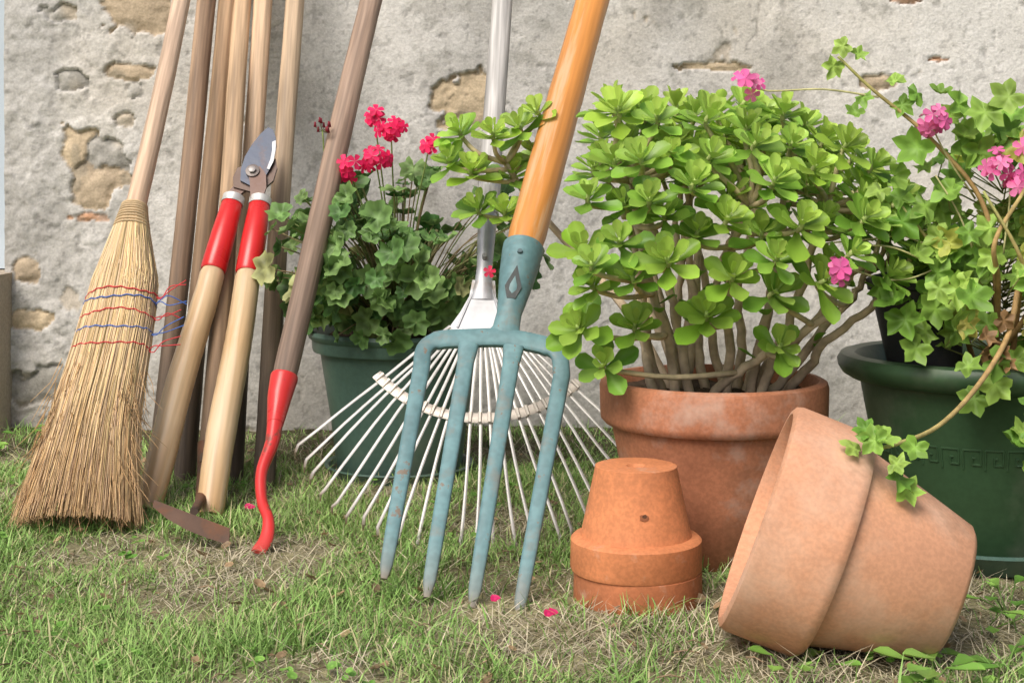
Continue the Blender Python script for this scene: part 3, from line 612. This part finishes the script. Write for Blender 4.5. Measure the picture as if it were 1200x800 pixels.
# digging fork
fo=empty('digging_fork');w0=(.0148,2.102,.4074);w1=(.138,2.4735,.8205)
c=V(.60,.25,.06);e=ext(w0,w1,2.972)
handle('handle',tuple(V(*w0)),e,[.0275,.0285,.0275,.0265,.026],[c*.95,c,c*1.12,c,c*1.05],M_varn,fo,seg=28,bend=.0005)
b=B();TE=V(.125,.235,.25)
outer=[(-.1555,1.762,.03),(-.1228,1.969,.2602),(-.1205,1.988,.281),(-.104,1.998,.2925),(-.06,2.0005,.2955),(-.0118,2.0014,.296),(.03,1.996,.2895),(.051,1.990,.284),(.0645,1.981,.2735),(.0672,1.960,.2498),(.007,1.730,-.006)]
P=[V(*q) for q in outer];path=[P[0]+(P[1]-P[0])*t for t in(0,.06,.2,.5,.8)]+cr(P[1:-1],5)+[P[-1]+(P[-2]-P[-1])*t for t in(.8,.5,.2,.06,0)]
n=len(path);rad=[]
for i,p_ in enumerate(path):
    m=min(i,n-1-i);rad.append([(.0040,.002),(.0080,.004),(.0092,.0052),(.0102,.0058),(.0108,.006)][m] if m<5 else ((.0140,.0065) if 14<i<n-15 else (.0118,.0062)))
rust=V(.20,.17,.13)
FN=nrm(V(.05,-.74,.67));ccol=[rust if min(i,n-1-i)<1 else (TE*.6+rust*.4 if min(i,n-1-i)<2 else TE) for i in range(n)]
b.tube(path,rad,16,ccol,ref=tuple(cross(nrm(P[1]-P[0]),FN)),sq=.6)
for t0,t1 in(((-.0596,1.989,.288),(-.1027,1.746,.0118)),((.0023,1.988,.285),(-.048,1.737,.002))):
    a_=V(*t0);z_=V(*t1);b.tube([a_+(z_-a_)*t for t in(0,.08,.5,.8,.94,1)],[(.0145,.007),(.0115,.0065),(.0102,.006),(.0092,.0052),(.008,.004),(.0040,.002)],16,[TE,TE,TE,TE,TE*.6+rust*.4,rust],ref=(1,0,0),sq=.6)
hb=V(-.0118,2.0014,.293);d1=nrm(V(*w0)-hb)
b.tube([hb-d1*.004,hb+d1*.02,hb+d1*.045,hb+d1*.075,hb+d1*.115,hb+d1*.155,hb+d1*.165],[(.034,.007),(.019,.010),(.0175,.013),(.0215,.021),(.0265,.0265),(.0298,.0298),(.0300,.0300)],28,TE,ref=(1,0,0))
b.build('head',M_teal,fo)
b=B();fn=nrm(V(0,-.74,.67));cc=hb+d1*.078;sx=nrm(cross(d1,fn))
b.plate([cc+d1*.034+fn*.0262,cc-sx*.012+fn*.0202,cc-sx*.006-d1*.018+fn*.0172,cc+sx*.006-d1*.018+fn*.0172,cc+sx*.012+fn*.0202],fn,.0012,(.02,.03,.03))  # near-black plate painted in place of the shade inside the open socket
b.tube([hb+d1*.135+fn*.026,hb+d1*.135+fn*.0315],[.0045,.0035],10,(.09,.14,.15));b.build('socket_shade_plate_and_rivet',M_teal,fo)
# ---------------------------------------------------------------- small things on the lawn
wd=B()
for (x,y,nl,r) in[(.30,1.50,6,.020),(.43,1.45,12,.026),(.56,1.66,6,.018),(.60,1.72,9,.019),(.53,1.52,10,.022),(-1.0,2.75,10,.03),(-1.03,2.6,8,.025),(-.93,2.8,6,.02),(.61,1.64,7,.02)]:
    for i in range(nl):
        a=random.uniform(0,6.28);el=random.uniform(.3,1.1);d_=V(math.cos(a)*math.cos(el),math.sin(a)*math.cos(el),math.sin(el))
        p0=V(x+random.uniform(-.02,.02),y+random.uniform(-.02,.02),.0);p1=p0+d_*random.uniform(.015,.045)
        wd.tube([p0,p1],.0009,4,(.15,.25,.06));succ_leaf(wd,p1,d_+V(0,0,-.4),V(0,0,1),r*random.uniform(.9,1.7),r*.9,leafcolor((.12,.28,.04),(.28,.48,.1),random.random()))
for i in range(500):
    x=random.uniform(-1.1,.9);y=random.uniform(1.4,2.8)
    if fbm(x*6+3,y*6+1,401,2)<.58: continue
    for j in range(3):
        a=random.uniform(0,6);disc_leaf(wd,(x+.005*math.cos(a+j*2.1),y+.005*math.sin(a+j*2.1),float(gz(x,y))+random.uniform(.006,.018)),V(random.uniform(-.4,.4),random.uniform(-.6,.2),1),V(math.cos(a),math.sin(a),0),random.uniform(.003,.006),lambda q:1+0*q,leafcolor((.12,.28,.04),(.22,.42,.08),random.random()),npt=9,ruf=.05)
wd.build('lawn_weeds',M_leaf,ang=180)
pt=B()
for x,y in[(.041,1.645),(.046,1.65),(-.40,2.20),(-.395,2.195),(.33,1.75),(-.02,1.70)]:
    disc_leaf(pt,(x,y,.022+float(gz(x,y))),V(random.uniform(-.3,.3),-.5,1),V(1,0,0),.006,lambda q:1+.15*np.cos(3*q),(.70,.03,.16),npt=9)
floret(pt,V(-.035,2.25,.372),V(0,-1,.3),.010,(.8,.03,.1))
pt.build('fallen_petals',M_petal,ang=180)
db=B()
for i in range(520):
    x=random.uniform(-.9,.8);y=random.uniform(1.45,2.7);z=float(gz(x,y))+.010;a=random.uniform(0,6);L=random.uniform(.005,.03)
    if random.random()<.5: db.tube([(x,y,z),(x+L*math.cos(a)*.5,y+L*math.sin(a)*.5,z+.003),(x+L*math.cos(a),y+L*math.sin(a),z)],.0008,4,V(.30,.21,.13)*random.uniform(.5,1.5))
    else: disc_leaf(db,(x,y,z),V(random.uniform(-.6,.6),random.uniform(-.6,.6),1),V(math.cos(a),math.sin(a),0),random.uniform(.004,.010),lambda q:.7+.3*np.cos(q)**2,V(.36,.25,.14)*random.uniform(.5,1.3),npt=10)
db.build('dead_leaf_litter',M_leaf,ang=180)
# ---------------------------------------------------------------- light, world, camera
el=math.radians(50);az=math.radians(212)
sd_=Vector((math.sin(az)*math.cos(el),math.cos(az)*math.cos(el),math.sin(el)))
L=bpy.data.lights.new('sun','SUN');L.energy=2.3;L.angle=math.radians(32);L.color=(1,.97,.92)
so=bpy.data.objects.new('sun',L);scene.collection.objects.link(so);so.rotation_euler=sd_.to_track_quat('Z','Y').to_euler()
w=bpy.data.worlds.new('World');scene.world=w;w.use_nodes=True;nt=w.node_tree
sk=nt.nodes.new('ShaderNodeTexSky');sk.sky_type='NISHITA';sk.sun_disc=False;sk.sun_elevation=el;sk.sun_rotation=az;sk.dust_density=5;sk.air_density=.8;sk.ozone_density=.5
bg=nt.nodes['Background'];bg.inputs['Strength'].default_value=.15;nt.links.new(sk.outputs[0],bg.inputs['Color'])
scene.view_settings.view_transform='Standard';scene.view_settings.look='None';scene.view_settings.exposure=0
cam=bpy.data.cameras.new('camera');cam.lens=51;cam.sensor_width=36;cam.shift_y=-190/1200;cam.clip_start=.02;cam.clip_end=300
co=bpy.data.objects.new('camera',cam);scene.collection.objects.link(co);co.location=(0,0,.515);co.rotation_euler=(math.radians(90),0,0)
scene.camera=co
